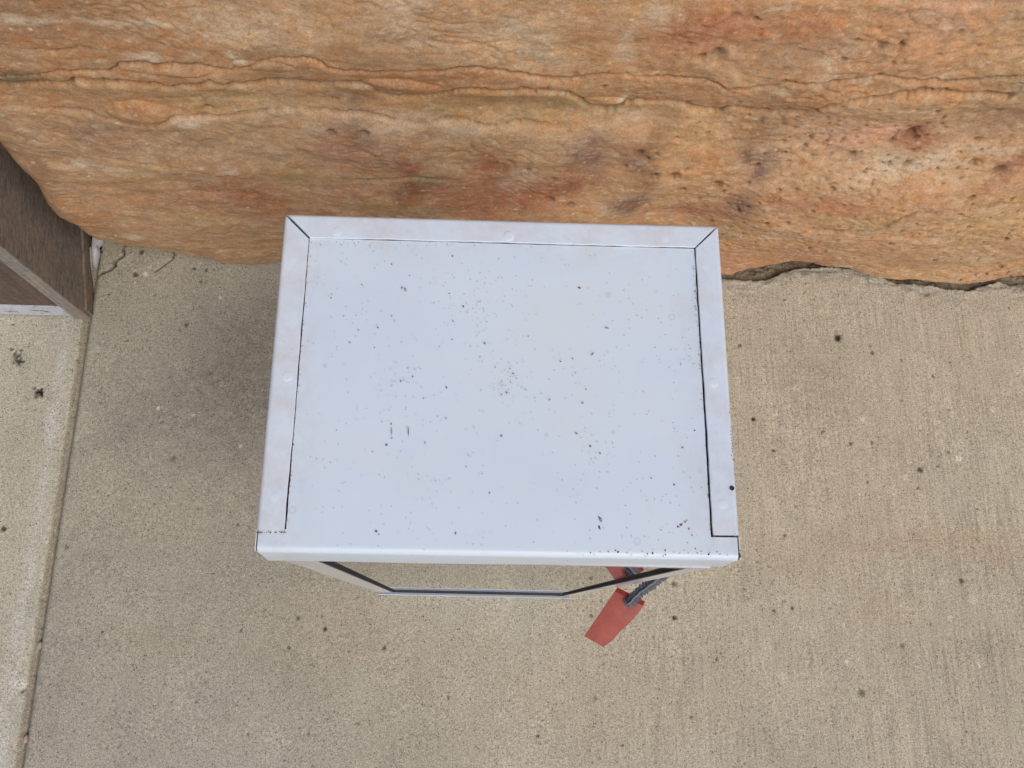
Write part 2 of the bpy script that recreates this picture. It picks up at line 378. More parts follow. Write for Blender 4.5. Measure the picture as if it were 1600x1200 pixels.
def stone_height(u, v, seed=0, traced=True):
    h = np.zeros_like(u)
    wu = u + .02 * fbm(u * 5, v * 5, seed + 31, 3); wv = v + .012 * fbm(u * 4 + 9, v * 7, seed + 32, 3)
    h += .0055 * fbm(wu * 3.2, wv * 6.5, seed + 41, 4, .42)
    h += .0016 * np.abs(fbm(wu * 12, wv * 22, seed + 42, 4, .55)) * -1
    # thin bedding laminae
    lam = noise(wu * 2.2, wv * 55 + 2.5 * noise(wu * 3, wv * 3, seed + 43), seed + 44)
    h += .0005 * lam * (0.5 + .8 * np.clip(fbm(u * 3, v * 4, seed + 45, 2), -.4, 1))
    h += .0006 * fbm(u * 75, v * 90, seed + 46, 3, .6)
    cr = np.zeros_like(u)
    rg = 1 - np.abs(noise(wu * 26, wv * 40, seed + 47)) * 5; rg = np.clip(rg, 0, 1) * ss(fbm(u * 4, v * 6, seed + 48, 3), -.1, .7)
    h += .0018 * rg; cr = cr + .22 * rg
    if traced:
        rough = ss(u, .25, .6)
        pit = np.clip(noise(u * 70, v * 84, 51) - .42, 0, 1) * rough * (v < .74) * ss(fbm(u * 5, v * 6, 59, 2), -.3, .5) * 1.2
        pit += np.clip(noise(u * 38 + 4, v * 50, 52) - .60, 0, 1) * rough
        h += .022 * pit; cr = cr + 2.2 * pit
        h += .0016 * fbm(u * 38, v * 48, 53, 3, .6) * rough
        for pts, dep, wid, stp, j in SEAMS:
            gr, st, a, d = seam(u, v, pts, dep, wid, stp, j)
            h += gr + st; cr = np.maximum(cr, a * min(1, dep / .013))
        for (pu, pv), r in PITS:
            rr = r * .0008
            m = (np.abs(u - pu) < .04) & (np.abs(v - pv) < .04)
            du = u[m] - pu + .004 * noise(u[m] * 130, v[m] * 130, 55); dv = (v[m] - pv) + .004 * noise(u[m] * 130 + 7, v[m] * 130, 56)
            q = np.exp(-(du ** 2 + (dv * 1.0) ** 2) / rr ** 2)
            h[m] += .010 * q * (r / 9) ** .5; cr[m] = np.maximum(cr[m], .75 * q)
        for (pu, pv), ru, rv, hh in NOD:
            q = np.sqrt(((u - pu) / ru) ** 2 + ((v - pv) / rv) ** 2) + .18 * noise(u * 30, v * 30, 57)
            h -= hh * 1.0 * np.clip(1 - q * q, 0, 1) ** .8; h += .002 * np.exp(-((q - 1.08) / .10) ** 2) * np.clip(.6 + noise(u * 25, v * 25, 58), 0, 1)
    else:
        for k in range(2):
            vs = .2 + .35 * k + .04 * noise(u * 2 + seed, u * 0, seed + k) + .008 * noise(u * 14, u * 0, seed + 5 + k)
            a = np.exp(-np.abs((v - v.min() - vs) / .006)); h += .012 * a; cr = np.maximum(cr, a * .8)
    return h, np.clip(cr, 0, 1)

C_TAN, C_ORG, C_RUST, C_OCH, C_PALE, C_PURP, C_BRN, C_PINK, C_OLV = [s2l(c) for c in
    ((198, 166, 130), (190, 142, 100), (166, 112, 82), (188, 156, 112), (214, 198, 172), (134, 106, 92), (134, 106, 82), (202, 156, 128), (150, 132, 98))]
KCOL = 1.0
BLOBS = []
def blob(x0, a, b, ra, rb, c, s):
    if c[2] > .28: s *= .62
    BLOBS.append((P_(x0, a, b), ra / 2.6667 * .00098, rb / 2.6667 * .0019, c, s))
for a in [(590, 468, 115, 52, C_ORG * .92, .85), (150, 150, 300, 60, C_ORG * .85, .5), (350, 230, 260, 50, C_ORG * .9, .5), (120, 60, 250, 70, C_BRN * 1.2, .5), (900, 60, 160, 60, C_TAN, .5),
          (1050, 830, 260, 130, C_RUST * 1.05, .55), (300, 700, 90, 20, C_PALE, .6), (500, 720, 60, 14, C_PALE, .6), (880, 755, 60, 14, C_PALE, .5), (980, 705, 60, 14, C_PALE, .45),
          (600, 690, 110, 30, C_OCH, .5), (400, 560, 200, 60, C_PURP * 1.1, .35), (830, 480, 120, 20, C_PALE, .55), (1200, 445, 130, 22, C_PALE, .5), (620, 242, 60, 12, C_PALE * 1.1, .7),
          (830, 245, 30, 10, C_PALE * 1.15, .8), (950, 235, 25, 14, C_PALE * 1.15, .8), (1000, 260, 22, 12, C_PALE * 1.15, .8), (400, 90, 300, 9, C_PALE, .6), (700, 118, 60, 10, C_PALE, .7), (40, 68, 50, 7, C_PALE * 1.1, .7),
          (1280, 520, 260, 90, C_TAN * 1.02, .45), (1450, 590, 90, 80, C_RUST * 1.1, .5), (1250, 740, 170, 40, C_OCH, .5), (300, 900, 200, 60, C_ORG * .8, .5), (150, 700, 80, 60, C_BRN * 1.05, .5),
          (560, 990, 60, 20, C_PALE, .6), (900, 930, 320, 40, C_OCH * .95, .4), (1480, 650, 120, 60, C_PINK, .4), (200, 390, 200, 40, C_ORG * .85, .4), (1000, 400, 300, 30, C_OCH * .95, .45), (700, 850, 250, 30, C_ORG * .8, .4),
          (60, 330, 120, 30, C_OLV * .6, .6), (1350, 280, 120, 30, C_ORG * .95, .4), (1130, 150, 200, 60, C_PALE * .95, .35)]:
    blob(0, *a)
for a in [(330, 350, 120, 32, C_ORG * .85, .8), (370, 800, 60, 42, C_RUST * .75, .85), (360, 695, 55, 28, C_RUST * .85, .8), (500, 785, 70, 28, C_RUST * .85, .6), (720, 690, 110, 60, C_RUST * 1.05, .7),
          (640, 830, 200, 60, C_RUST * 1.05, .6), (860, 800, 220, 80, C_RUST, .6), (1150, 650, 120, 90, C_PURP, .6), (1330, 660, 60, 60, C_PURP * .75, .8), (1290, 840, 110, 50, C_PURP * .85, .7), (1050, 760, 120, 70, C_RUST * .85, .6),
          (830, 740, 60, 40, C_PALE, .5), (430, 750, 70, 20, C_OLV, .6), (1280, 190, 30, 60, C_PALE, .6), (1250, 410, 18, 26, C_PALE * 1.1, .9), (1100, 190, 90, 50, C_ORG, .5), (900, 200, 110, 80, C_PALE, .45), (700, 230, 260, 50, C_TAN * 1.05, .5),
          (1560, 110, 90, 90, C_ORG * .95, .6), (850, 440, 330, 45, C_OCH * .95, .6), (500, 430, 110, 35, C_OCH * .9, .5), (660, 440, 80, 26, C_ORG, .4), (700, 320, 260, 18, C_ORG * .95, .6), (350, 100, 90, 60, C_PALE, .45), (150, 400, 90, 22, C_PURP, .4),
          (200, 620, 200, 60, C_PINK, .45), (300, 520, 260, 30, C_PALE, .45), (640, 540, 160, 30, C_PALE, .4), (760, 130, 120, 60, C_PALE, .4), (1050, 450, 200, 18, C_OLV * 1.1, .5), (1380, 470, 170, 14, C_PALE, .5),
          (1480, 560, 110, 60, C_ORG * 1.05, .5), (150, 560, 60, 40, C_BRN * 1.2, .5)]:
    blob(500, *a)
for a in [(300, 130, 190, 50, C_RUST * 1.2, .7), (900, 90, 200, 80, C_ORG * 1.0, .5), (700, 130, 120, 40, C_RUST * 1.25, .5), (60, 70, 80, 30, C_PALE, .5), (450, 650, 40, 30, C_PURP * .8, .85), (500, 700, 60, 60, C_PURP, .7), (430, 860, 70, 60, C_PURP * .9, .7),
          (100, 620, 130, 90, C_ORG * 1.05, .7), (280, 700, 130, 90, C_ORG * 1.05, .6), (520, 540, 130, 90, C_BRN * 1.15, .5), (200, 560, 130, 60, C_OCH * 1.05, .5), (900, 560, 260, 70, C_PINK, .5), (1130, 560, 70, 40, C_RUST * .95, .8), (1180, 620, 70, 50, C_RUST, .6),
          (1200, 700, 160, 40, C_PALE, .6), (1000, 710, 140, 50, C_PALE * .95, .5), (700, 780, 90, 40, C_OCH * 1.08, .6), (750, 860, 260, 50, C_RUST * 1.25, .6), (1100, 820, 200, 60, C_ORG * 1.0, .5), (1450, 930, 190, 90, C_OCH * .95, .6), (1350, 1080, 260, 60, C_TAN * .9, .6),
          (900, 935, 200, 22, C_OCH, .6), (1240, 1005, 40, 18, C_PALE * 1.05, .7), (600, 1080, 220, 50, C_ORG, .6), (350, 960, 160, 40, C_OLV, .45), (1580, 680, 60, 80, C_RUST * 1.0, .6), (1500, 330, 160, 26, C_OLV, .5), (930, 345, 24, 12, C_PALE, .8), (590, 375, 40, 14, C_PALE, .6),
          (1290, 155, 30, 14, C_OLV * .9, .7), (650, 250, 200, 60, C_BRN * 1.3, .35), (810, 240, 40, 60, C_PALE, .4), (1250, 90, 160, 60, C_PINK, .4), (1200, 240, 300, 50, C_ORG * 1.05, .4), (30, 700, 60, 200, C_BRN, .5), (240, 870, 200, 50, C_RUST * .85, .5), (1500, 480, 160, 60, C_PURP * 1.2, .35)]:
    blob(1000, *a)

def stone_color(u, v, cr, seed=0, traced=True):
    wu = u + .05 * fbm(u * 6, v * 9, seed + 61, 5, .6); wv = v + .038 * fbm(u * 7 + 5, v * 9, seed + 62, 5, .6)
    a = fbm(wu * 3, wv * 6, seed + 63, 6, .65); b = fbm(wu * 5 + 8, wv * 10, seed + 64, 6, .65); c = fbm(wu * 14, wv * 22, seed + 65, 5, .7)
    e = fbm(wu * 4 + 20, wv * 9, seed + 66, 6, .65); mo = fbm(u * 34, v * 46, seed + 75, 5, .7)
    def L(x, y, t): return x * (1 - t[..., None]) + y * t[..., None]
    C = np.ones(u.shape + (3,)) * (C_TAN * .55 + C_ORG * .45)
    C = L(C, C_ORG * .96, ss(a, .0, .9) * .65)
    C = L(C, C_OCH, ss(-a, .1, .9) * .5)
    C = L(C, C_PALE * .95, ss(b, .35, 1.2) * .38)
    C = L(C, C_RUST, ss(-b, .3, 1.2) * .34)
    C = L(C, C_PURP, ss(e, .55, 1.3) * .3)
    C = L(C, C_PINK, ss(-e, .4, 1.1) * .3)
    if traced:
        def ln(pts):
            q = sorted(pts); return np.interp(u, [p[0] for p in q], [p[1] for p in q])
        vA, vB, vC = ln(SEAM_A), ln(SEAM_B), ln(SEAM_C)
        vC = np.where(u > SEAM_C[-1][0], vB - .03, vC)
        jit = .004 * fbm(u * 30, v * 30, 73, 3)
        def band(lo, hi, w=.006): return ss(v + jit, lo - w, lo + w) * (1 - ss(v + jit, hi - w, hi + w))
        left = 1 - ss(u, -.55, -.1)
        C = L(C, C_ORG * .90, band(vB, vA) * (.5 + .2 * left))
        C = L(C, C_OCH * .5 + C_ORG * .45, band(vC, vB) * (.42 + .2 * left))
        C = L(C, C_TAN * .97, band(vC - .16, vC, .012) * .42)
        C = L(C, C_ORG * .86, ss(v, vA, vA + .01) * left * .55)
        C = L(C, C_RUST * 1.15, (1 - ss(v + .1 * fbm(u * 3, v * 4, 74, 3), .18, .42)) * ss(u, -.35, .0) * (1 - ss(u, .75, 1.0)) * .42)
        C = L(C, C_BRN * 1.25, (1 - ss(u, -.95, -.2)) * .34)
        for (pu, pv), ru, rv, cc, s in BLOBS:
            m = (np.abs(u - pu) < ru * 2.6) & (np.abs(v - pv) < rv * 2.6 + .03)
            if not m.any(): continue
            q = ((.65 * u[m] + .35 * wu[m] - pu) / ru) ** 2 + ((.6 * v[m] + .4 * wv[m] - pv) / rv) ** 2
            t = np.clip(s * 1.35 * np.exp(-(q * .6) ** 1.2) * (1 + .5 * c[m]), 0, 1)
            C[m] = C[m] * (1 - t[:, None]) + cc * t[:, None]
    C = L(C, C_PALE * .95, np.clip(.26 * mo, 0, .3)); C = L(C, C_BRN * .95, np.clip(-.22 * mo, 0, .22))
    C = C * (1 + .075 * c + .05 * fbm(u * 90, v * 120, seed + 67, 3))[..., None]
    sp = np.clip(noise(u * 90, v * 110, seed + 68) - .55, 0, 1) * 2.2
    C = L(C, C_BRN * .6, np.clip(sp * ss(fbm(u * 3, v * 4, seed + 70, 2), -.2, .6), 0, .7))
    sp = np.clip(noise(u * 70, v * 120, seed + 69) - .58, 0, 1) * 2.2
    C = L(C, C_PALE * 1.1, np.clip(sp, 0, .6))
    C = L(C, s2l((70, 52, 34)), np.clip(cr * .9, 0, .85))       # grime settled in cracks and pits
    return np.clip(C * KCOL, .01, .9)

def make_stone(name, x0, x1, z0, z1, parent, traced=False, seed=0, nu=None, nv=None, y0=.905, depth=.2):
    nu = nu or int((x1 - x0) / .012); nv = nv or int((z1 - z0) / .012)
    # edge rows are packed so that the rounded arrises are smooth
    r = .035
    def axis(n):
        t = np.linspace(0, 1, n); return t
    U, T = np.meshgrid(x0 + (x1 - x0) * axis(nu), axis(nv))
    if traced:
        zb = foot_z(U); zt = z1 + .024 * ss(U, .55, 1.05) + .006 * fbm(U * 7, U * 0, 77, 3) + .004 * noise(U * 30, U * 0, 78)
        V = zb + (zt - zb) * T
        lx = x0 + .012 * noise(V * 9, V * 0, 71) + .02 * ss(V, .5, .95) * 0
        Uw = lx + (U - x0) * ((x1 - lx) / (x1 - x0)); U = Uw
        Y = coarse(U, V)
        dl = (U - lx); db = V - zb; dt = zt - V; dr = x1 - U
        rl, rb, rt = .07, .012, .012
        # lower left corner is well rounded
    else:
        V = z0 + (z1 - z0) * T
        Y = y0 + .014 * fbm(U * 1.7 + seed, V * 3, seed, 3) - .01 * np.sin(np.clip((V - z0) / (z1 - z0), 0, 1) * math.pi)
        dl = U - x0; db = V - z0; dt = z1 - V; dr = x1 - U
        rl, rb, rt = .03, .025, .025
    h, cr = stone_height(U, V, seed, traced)
    edge = np.clip(np.minimum(np.minimum(dl, dr), np.minimum(db, dt)) / .01, 0, 1)
    Y = Y + h * (.3 + .7 * edge)
    for d, rr in ((dl, rl), (db, rb), (dt, rt), (dr, .03)):
        k = np.clip(1 - d / rr, 0, 1); Y = Y + rr * (1 - np.sqrt(np.clip(1 - k * k, 0, 1))) * .9
    C = stone_color(U, V, cr, seed, traced)
    P = np.stack([U, Y, V], -1)
    # ring that carries the edges back into the wall
    def pad(A, f):
        A = np.pad(A, ((1, 1), (1, 1), (0, 0)), mode='edge')
        if f: A[0, :, 1] = A[-1, :, 1] = A[:, 0, 1] = A[:, -1, 1] = y0 + depth
        return A
    P = pad(P, True); C = pad(C, False)
    return link(name, grid_mesh(name, P, C), STONE, parent)

wall = thing('stone_wall', 'rough orange and tan sandstone wall of large split-faced blocks behind the white box', 'wall', (0, 0, 0))
make_stone('stone', -.945, 1.85, 0, 1.026, wall, True, 0, 1120, 440)
make_stone('stone', -2.4, -.99, .0, .94, wall, seed=101, y0=.955)
make_stone('stone', 1.875, 3.1, .02, 1.03, wall, seed=102)
make_stone('stone', -1.5, .30, 1.062, 1.42, wall, seed=103, y0=.915)
make_stone('stone', .325, 1.7, 1.062, 1.38, wall, seed=104, y0=.90)
make_stone('stone', 1.73, 3.1, 1.06, 1.40, wall, seed=105)
make_stone('stone', -2.4, -1.53, .97, 1.40, wall, seed=106, y0=.90)
make_stone('stone', -2.4, -.7, 1.45, 1.95, wall, seed=107, y0=.90)
make_stone('stone', -.67, .9, 1.45, 1.95, wall, seed=108, y0=.90)
make_stone('stone', .93, 3.1, 1.43, 1.95, wall, seed=109, y0=.90)
# mortar bed with its own crumbly face
U, V = np.meshgrid(np.linspace(-2.4, 3.1, 900), np.linspace(.93, 1.97, 170))
Yv = .928 + .006 * fbm(U * 30, V * 30, 200, 4, .6)
Yv = Yv - .042 * np.clip(noise(U * 9, V * 3, 203) - .05, 0, .6) * (np.abs(V - 1.048) < .03)
me = grid_mesh('mortar', np.stack([U, Yv, V], -1), flip=False)
link('mortar', me, MORTAR, wall)
bm = bmesh.new(); box(bm, -2.42, 3.12, .985, 1.3, -.2, 1.99); bm_obj('backing', bm, MORTAR, wall)

# ------------------------------------------------------------------ ground
bm = bmesh.new()
v = [bm.verts.new(p) for p in ((-60, -60, -.11), (60, -60, -.11), (60, 60, -.11), (-60, 60, -.11))]; bm.faces.new(v)
o = bm_obj('ground', bm, ASPH); o['kind'] = 'structure'
o['label'] = 'ground below the concrete slabs'
bm = bmesh.new()
v = [bm.verts.new(p) for p in ((-1.2, -4, -.05), (4, -4, -.05), (4, 1.0, -.05), (-1.2, 1.0, -.05))]; bm.faces.new(v)
o = bm_obj('soil', bm, SOIL); o['kind'] = 'structure'

pave = bpy.data.objects.new('pavement', None); col.objects.link(pave); pave['kind'] = 'structure'
pave['label'] = 'broom-finished beige concrete pavement in front of the stone wall'

JX = -.9465                                       # the joint between the two slabs
C_WARM, C_GREY, C_DIRT_SHADE, C_LIGHT = [s2l(c) for c in ((181, 173, 154), (166, 162, 147), (110, 108, 102), (190, 187, 170))]
edge_px = [(1000, 436), (1100, 436), (1140, 437), (1165, 438), (1195, 438), (1205, 436), (1222, 426), (1245, 420), (1270, 418), (1310, 418), (1340, 419), (1352, 425), (1372, 431),
           (1390, 440), (1402, 443), (1430, 444), (1455, 447), (1490, 453), (1512, 455), (1535, 447), (1560, 441), (1580, 446), (1597, 449), (1604, 460), (1640, 456), (1800, 452), (2100, 452)]
EDGE = np.array([on_z(p, 0.0) for p in edge_px])
def edge_y(x):
    e = np.interp(x, EDGE[:, 0], EDGE[:, 1])
    return np.where(x < .55, 1.2, e * ss(x, .5, .6) + (1 - ss(x, .5, .6)) * 1.0)
CR1 = np.array([on_z(p, 0)[:2] for p in [(146, 436), (152, 431), (160, 426), (172, 422), (178, 416), (180, 408), (189, 402), (193, 397), (192, 390), (196, 380)]])
CR2 = np.array([on_z(p, 0)[:2] for p in [(264, 380), (271, 390), (272, 398), (269, 405), (262, 412), (252, 417), (243, 424)]])
def seg_dist(x, y, pl):
    d = np.full(x.shape, 9.0)
    for (ax, ay), (bx, by) in zip(pl[:-1], pl[1:]):
        ex, ey = bx - ax, by - ay; t = np.clip(((x - ax) * ex + (y - ay) * ey) / (ex * ex + ey * ey), 0, 1)
        d = np.minimum(d, np.hypot(x - ax - t * ex, y - ay - t * ey))
    return d
def S(p): 
    q = on_z(p, 0); return q[0], q[1]
SPOTS = [(1310, 528, 6.5, .9), (1363, 551, 3.2, .7), (1409, 563, 2.4, .6), (1438, 734, 4.5, .8), (1466, 728, 2.8, .6), (1177, 655, 3.6, .9), (1330, 693, 3, .7), (1362, 692, 2.5, .6), (1458, 587, 2.6, .7), (1482, 640, 3.2, .5),
         (1447, 461, 4, .6), (1347, 1082, 5, .6), (1502, 907, 3.8, .7), (1238, 949, 2.8, .8), (1209, 954, 2.5, .8), (1512, 674, 2.6, .6), (1284, 675, 2.6, .6), (1208, 704, 2.4, .7), (1355, 753, 2.4, .6), (1435, 762, 3, .6),
         (1226, 468, 2.5, .6), (1156, 540, 3, .6), (1226, 837, 2.5, .6), (1411, 1009, 3.4, .5), (1274, 1200, 3, .6), (5, 826, 4.5, .8), (35, 1079, 3.5, .8), (160, 987, 2.6, .6), (376, 985, 2.6, .7), (104, 854, 3, .5), (371, 820, 2.2, .7),
         (303, 419, 3, .7), (322, 422, 3, .7), (334, 420, 2.5, .6), (221, 394, 4.5, .7), (212, 429, 4, .8), (291, 507, 3.5, .7), (158, 392, 2, .7), (313, 439, 3, .6), (199, 532, 2.5, .6), (170, 460, 2.2, .6), (242, 460, 2.2, .5),
         (328, 583, 3, .5), (270, 716, 4, .5), (1053, 912, 4, .6), (1053, 965, 3.4, .8), (924, 962, 3, .6), (1020, 996, 3, .4), (985, 1003, 3, .3), (600, 1013, 3, .7), (508, 983, 3, .8), (450, 1012, 2.6, .7), (466, 965, 3, .6),
         (20, 507, 2, .8), (120, 563, 2.5, .6), (700, 1090, 2.6, .6), (840, 1150, 2.8, .6), (930, 1090, 2.4, .5), (1080, 1120, 2.6, .6), (1120, 1030, 2.4, .6), (560, 1130, 2.4, .5)]
for (cx, cy) in ((28, 562), (61, 615), (27, 558), (62, 610)):
    for k in range(9): SPOTS.append((cx + random.gauss(0, 4.5), cy + random.gauss(0, 5), random.uniform(1.8, 3.4), .65))
WHITES = [(1243, 608, 6, .5), (1348, 655, 6, .6), (1498, 716, 7, .55), (1323, 1034, 3, .9), (1318, 977, 3, .7), (1531, 1040, 3, .8), (1485, 965, 3.5, .6), (1415, 747, 7, .4), (1552, 640, 5, .4), (1440, 667, 4, .4), (33, 1070, 9, .6), (376, 698, 4, .5), (302, 648, 2.6, .7),
          (247, 638, 3, .7), (344, 465, 3, .8), (211, 441, 2.2, .9), (1376, 472, 5, .5), (1521, 937, 8, .35), (1222, 1058, 7, .4), (227, 429, 5, .6), (234, 418, 3, .6), (1339, 452, 4, .4), (1226, 562, 5, .3), (180, 615, 5, .2)]
DIRT_SHADE = [(370, 560, 75, 70, .75), (330, 620, 80, 60, .6), (400, 640, 50, 90, .55), (290, 690, 70, 40, .35), (225, 640, 60, 50, .3), (200, 668, 30, 20, .5), (420, 480, 40, 90, .3), (350, 500, 60, 50, .35), (300, 590, 130, 130, .25), (360, 720, 60, 60, .3), (170, 690, 25, 14, .4),  # grime blotches, with the box's soft shadow painted in on its left
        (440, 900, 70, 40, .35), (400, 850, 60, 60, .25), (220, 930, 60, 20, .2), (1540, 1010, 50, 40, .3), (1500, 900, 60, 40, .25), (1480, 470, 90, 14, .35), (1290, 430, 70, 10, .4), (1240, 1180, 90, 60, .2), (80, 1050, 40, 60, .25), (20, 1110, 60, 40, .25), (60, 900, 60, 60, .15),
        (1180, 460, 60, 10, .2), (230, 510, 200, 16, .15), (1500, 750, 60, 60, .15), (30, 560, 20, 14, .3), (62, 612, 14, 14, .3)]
RUSTY = [(1480, 845, 90, 20, .5), (1350, 850, 60, 16, .35), (1560, 860, 60, 20, .3), (1380, 960, 60, 30, .2), (620, 1010, 200, 60, .2), (520, 950, 90, 40, .22), (900, 1100, 200, 60, .15), (1250, 880, 60, 30, .25), (250, 1000, 60, 20, .15)]

def slab(name, xs, ys, left):
    X, Y = np.meshgrid(xs, ys)
    Z = .0007 * fbm(X * 22, Y * 14, 301, 4) + .0016 * fbm(X * 3, Y * 3, 302, 3)
    wx = X + .02 * fbm(X * 9, Y * 9, 310, 4); wy = Y + .02 * fbm(X * 9 + 4, Y * 9, 311, 4)
    def L(a, b, t): return a * (1 - t[..., None]) + b * t[..., None]
    big = fbm(X * 1.6, Y * 1.4, 312, 4, .55)
    C = np.ones(X.shape + (3,)) * (C_LIGHT if left else C_WARM)
    if not left:
        t = (1 - ss(X + .12 * fbm(X * 3, Y * 3, 313, 3), -.55, .25)); C = L(C, C_GREY, t)
    C = L(C, C_GREY * .92, ss(big, .1, 1.0) * .5); C = L(C, C_LIGHT, ss(-big, .2, 1.0) * .3)
    C = C * (1 + .06 * fbm(X * 7, Y * 5, 314, 5, .6) + .05 * fbm(X * 30, Y * 26, 315, 4, .6))[..., None]
    kr = .00158
    for lst, cc in ((DIRT_SHADE, C_DIRT_SHADE * .85), (RUSTY, s2l((176, 150, 118)))):
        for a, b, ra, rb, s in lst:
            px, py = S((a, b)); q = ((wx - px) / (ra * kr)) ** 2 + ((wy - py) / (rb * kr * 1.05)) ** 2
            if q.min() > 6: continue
            t = s * (.38 if lst is DIRT_SHADE else .6) * np.exp(-q) * np.clip(1 + .5 * fbm(X * 40, Y * 40, 316, 3), .2, 1.6); C = L(C, cc, np.clip(t, 0, .9))
    for lst, cc, dz in ((SPOTS, s2l((52, 46, 40)), -.004), (WHITES, s2l((214, 210, 198)), .0)):
        for a, b, r, s in lst:
            px, py = S((a, b)); m = (np.abs(X - px) < .03) & (np.abs(Y - py) < .03)
            if not m.any(): continue
            dx = X[m] - px + .003 * noise(X[m] * 170, Y[m] * 170, 320); dy = Y[m] - py + .003 * noise(X[m] * 170 + 5, Y[m] * 170, 321)
            q = (dx * dx + dy * dy) / (r * kr) ** 2; t = np.clip(s * 1.1 * np.exp(-q ** 2.6), 0, 1)
            C[m] = C[m] * (1 - t[:, None]) + cc * t[:, None]; Z[m] += dz * t
    # random small air holes and pale grains
    sp = np.clip(noise(X * 74, Y * 74, 330) - .71, 0, 1) * 3; Z -= .003 * sp; C = L(C, s2l((78, 70, 62)), np.clip(sp, 0, .75))
    sp = np.clip(noise(X * 88, Y * 88, 331) - .75, 0, 1) * 3; C = L(C, s2l((206, 198, 182)), np.clip(sp, 0, .7))
    if not left:
        for pl, w, d in ((CR1, .0030, .020), (CR2, .0016, .012)):
            m = (X < -.5) & (Y > .7)
            xm = X[m] + .003 * noise(X[m] * 60, Y[m] * 60, 340); ym = Y[m] + .003 * noise(X[m] * 60 + 9, Y[m] * 60, 341)
            ww = w * (1 + .5 * noise(X[m] * 25, Y[m] * 25, 342))
            k = 1 - ss(seg_dist(xm, ym, pl), ww * .6, ww * 1.7); Z[m] -= d * k
            C[m] = C[m] * (1 - .6 * k[:, None])
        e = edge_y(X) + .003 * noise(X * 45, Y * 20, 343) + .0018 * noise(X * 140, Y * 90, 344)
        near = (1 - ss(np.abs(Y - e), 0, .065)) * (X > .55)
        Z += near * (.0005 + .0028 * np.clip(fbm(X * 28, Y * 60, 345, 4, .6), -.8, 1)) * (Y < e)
        C = L(C, s2l((172, 167, 156)), near * .45); C = L(C, C_DIRT_SHADE, near * ss(fbm(X * 22, Y * 40, 346, 3), .1, .8) * .55)
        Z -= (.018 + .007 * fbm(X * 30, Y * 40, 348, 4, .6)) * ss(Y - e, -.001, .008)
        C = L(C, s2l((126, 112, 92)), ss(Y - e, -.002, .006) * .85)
        # worn arris at the joint
        Z -= .004 * (1 - ss(X + .0015 * noise(Y * 30, Y * 0, 347), JX + .001, JX + .007))
    else:
        # rounded, tooled arris with a browner band along it
        d = (JX - .0095) - X + .002 * noise(Y * 14, X * 0, 350) + .0012 * noise(Y * 60, X * 30, 351)
        k = 1 - ss(d, .0, .017); Z -= .013 * k ** 1.4
        C = L(C, s2l((146, 138, 122)), ss(k, .12, .7) * .75)
        C = L(C, s2l((206, 206, 200)), np.exp(-((d - .045) / .018) ** 2) * .45 * np.clip(.8 + fbm(X * 20, Y * 8, 352, 3), 0, 1.3))
    P = np.stack([X, Y, Z], -1)
    P = np.pad(P, ((1, 1), (1, 1), (0, 0)), mode='edge'); P[0, :, 2] = P[-1, :, 2] = P[:, 0, 2] = P[:, -1, 2] = -.10
    C = np.pad(C, ((1, 1), (1, 1), (0, 0)), mode='edge')
    return link(name, grid_mesh(name, P, np.clip(C * .96, .01, .9)), CONC, pave)
def ax(*segs):
    a = []
    for s, e, st in segs: a.append(np.arange(s, e - st * .5, st))
    return np.concatenate(a + [np.array([segs[-1][1]])])
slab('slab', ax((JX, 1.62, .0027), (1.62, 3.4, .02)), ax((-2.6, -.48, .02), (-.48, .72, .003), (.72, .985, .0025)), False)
C_LIGHT = s2l((184, 180, 163))
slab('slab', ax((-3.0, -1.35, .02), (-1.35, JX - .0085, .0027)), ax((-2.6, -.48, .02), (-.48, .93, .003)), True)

# ------------------------------------------------------------------ weathered timber at the left
WK = dict(origin=(-1.15, .84, 0))
WOOD = mat_wood('weathered_wood', (144, 135, 126), .95); WOOD_END = mat_wood('grey_wood', (160, 152, 144), .8, 'Z')
WOOD_DARK = mat_wood('dark_wood', (112, 96, 86), .85, 'Z')
post = thing('timber_post', 'weathered brown timber post with worn white paint at its foot, left of the stone wall', 'post', WK['origin'])
def quadprism(bm, pts, z0, z1): hexa(bm, [(x, y, z0) for x, y in pts], [(x, y, z1) for x, y in pts])
A = np.array([-.9475, .733]); B = np.array([-.991, .968])
nrm = np.array([-(B - A)[1], (B - A)[0]]); nrm /= np.linalg.norm(nrm)     # points into the post
# side planks with horizontal grain, one above the other
for k, (za, zb, off) in enumerate(((.006, .62, .0), (.6215, 1.235, .0012), (1.2365, 1.85, .0004))):
    bm = bmesh.new(); a = A + nrm * off; b = B + nrm * off
    quadprism(bm, [tuple(a), tuple(b), tuple(b + nrm * .03), tuple(a + nrm * .03)], za, zb)
    bm_obj('side_board', bm, WOOD, post, bevel=.0009, **WK)
# thin base strip along the foot of the side
bm = bmesh.new(); quadprism(bm, [tuple(A - nrm * .007 + (B - A) * .03), tuple(B - nrm * .007), tuple(B - nrm * .0005), tuple(A - nrm * .0005 + (B - A) * .03)], -.012, .035)
bm_obj('base_strip', bm, mat_wood('pale_wood', (150, 138, 120), .8), post, bevel=.001, **WK)
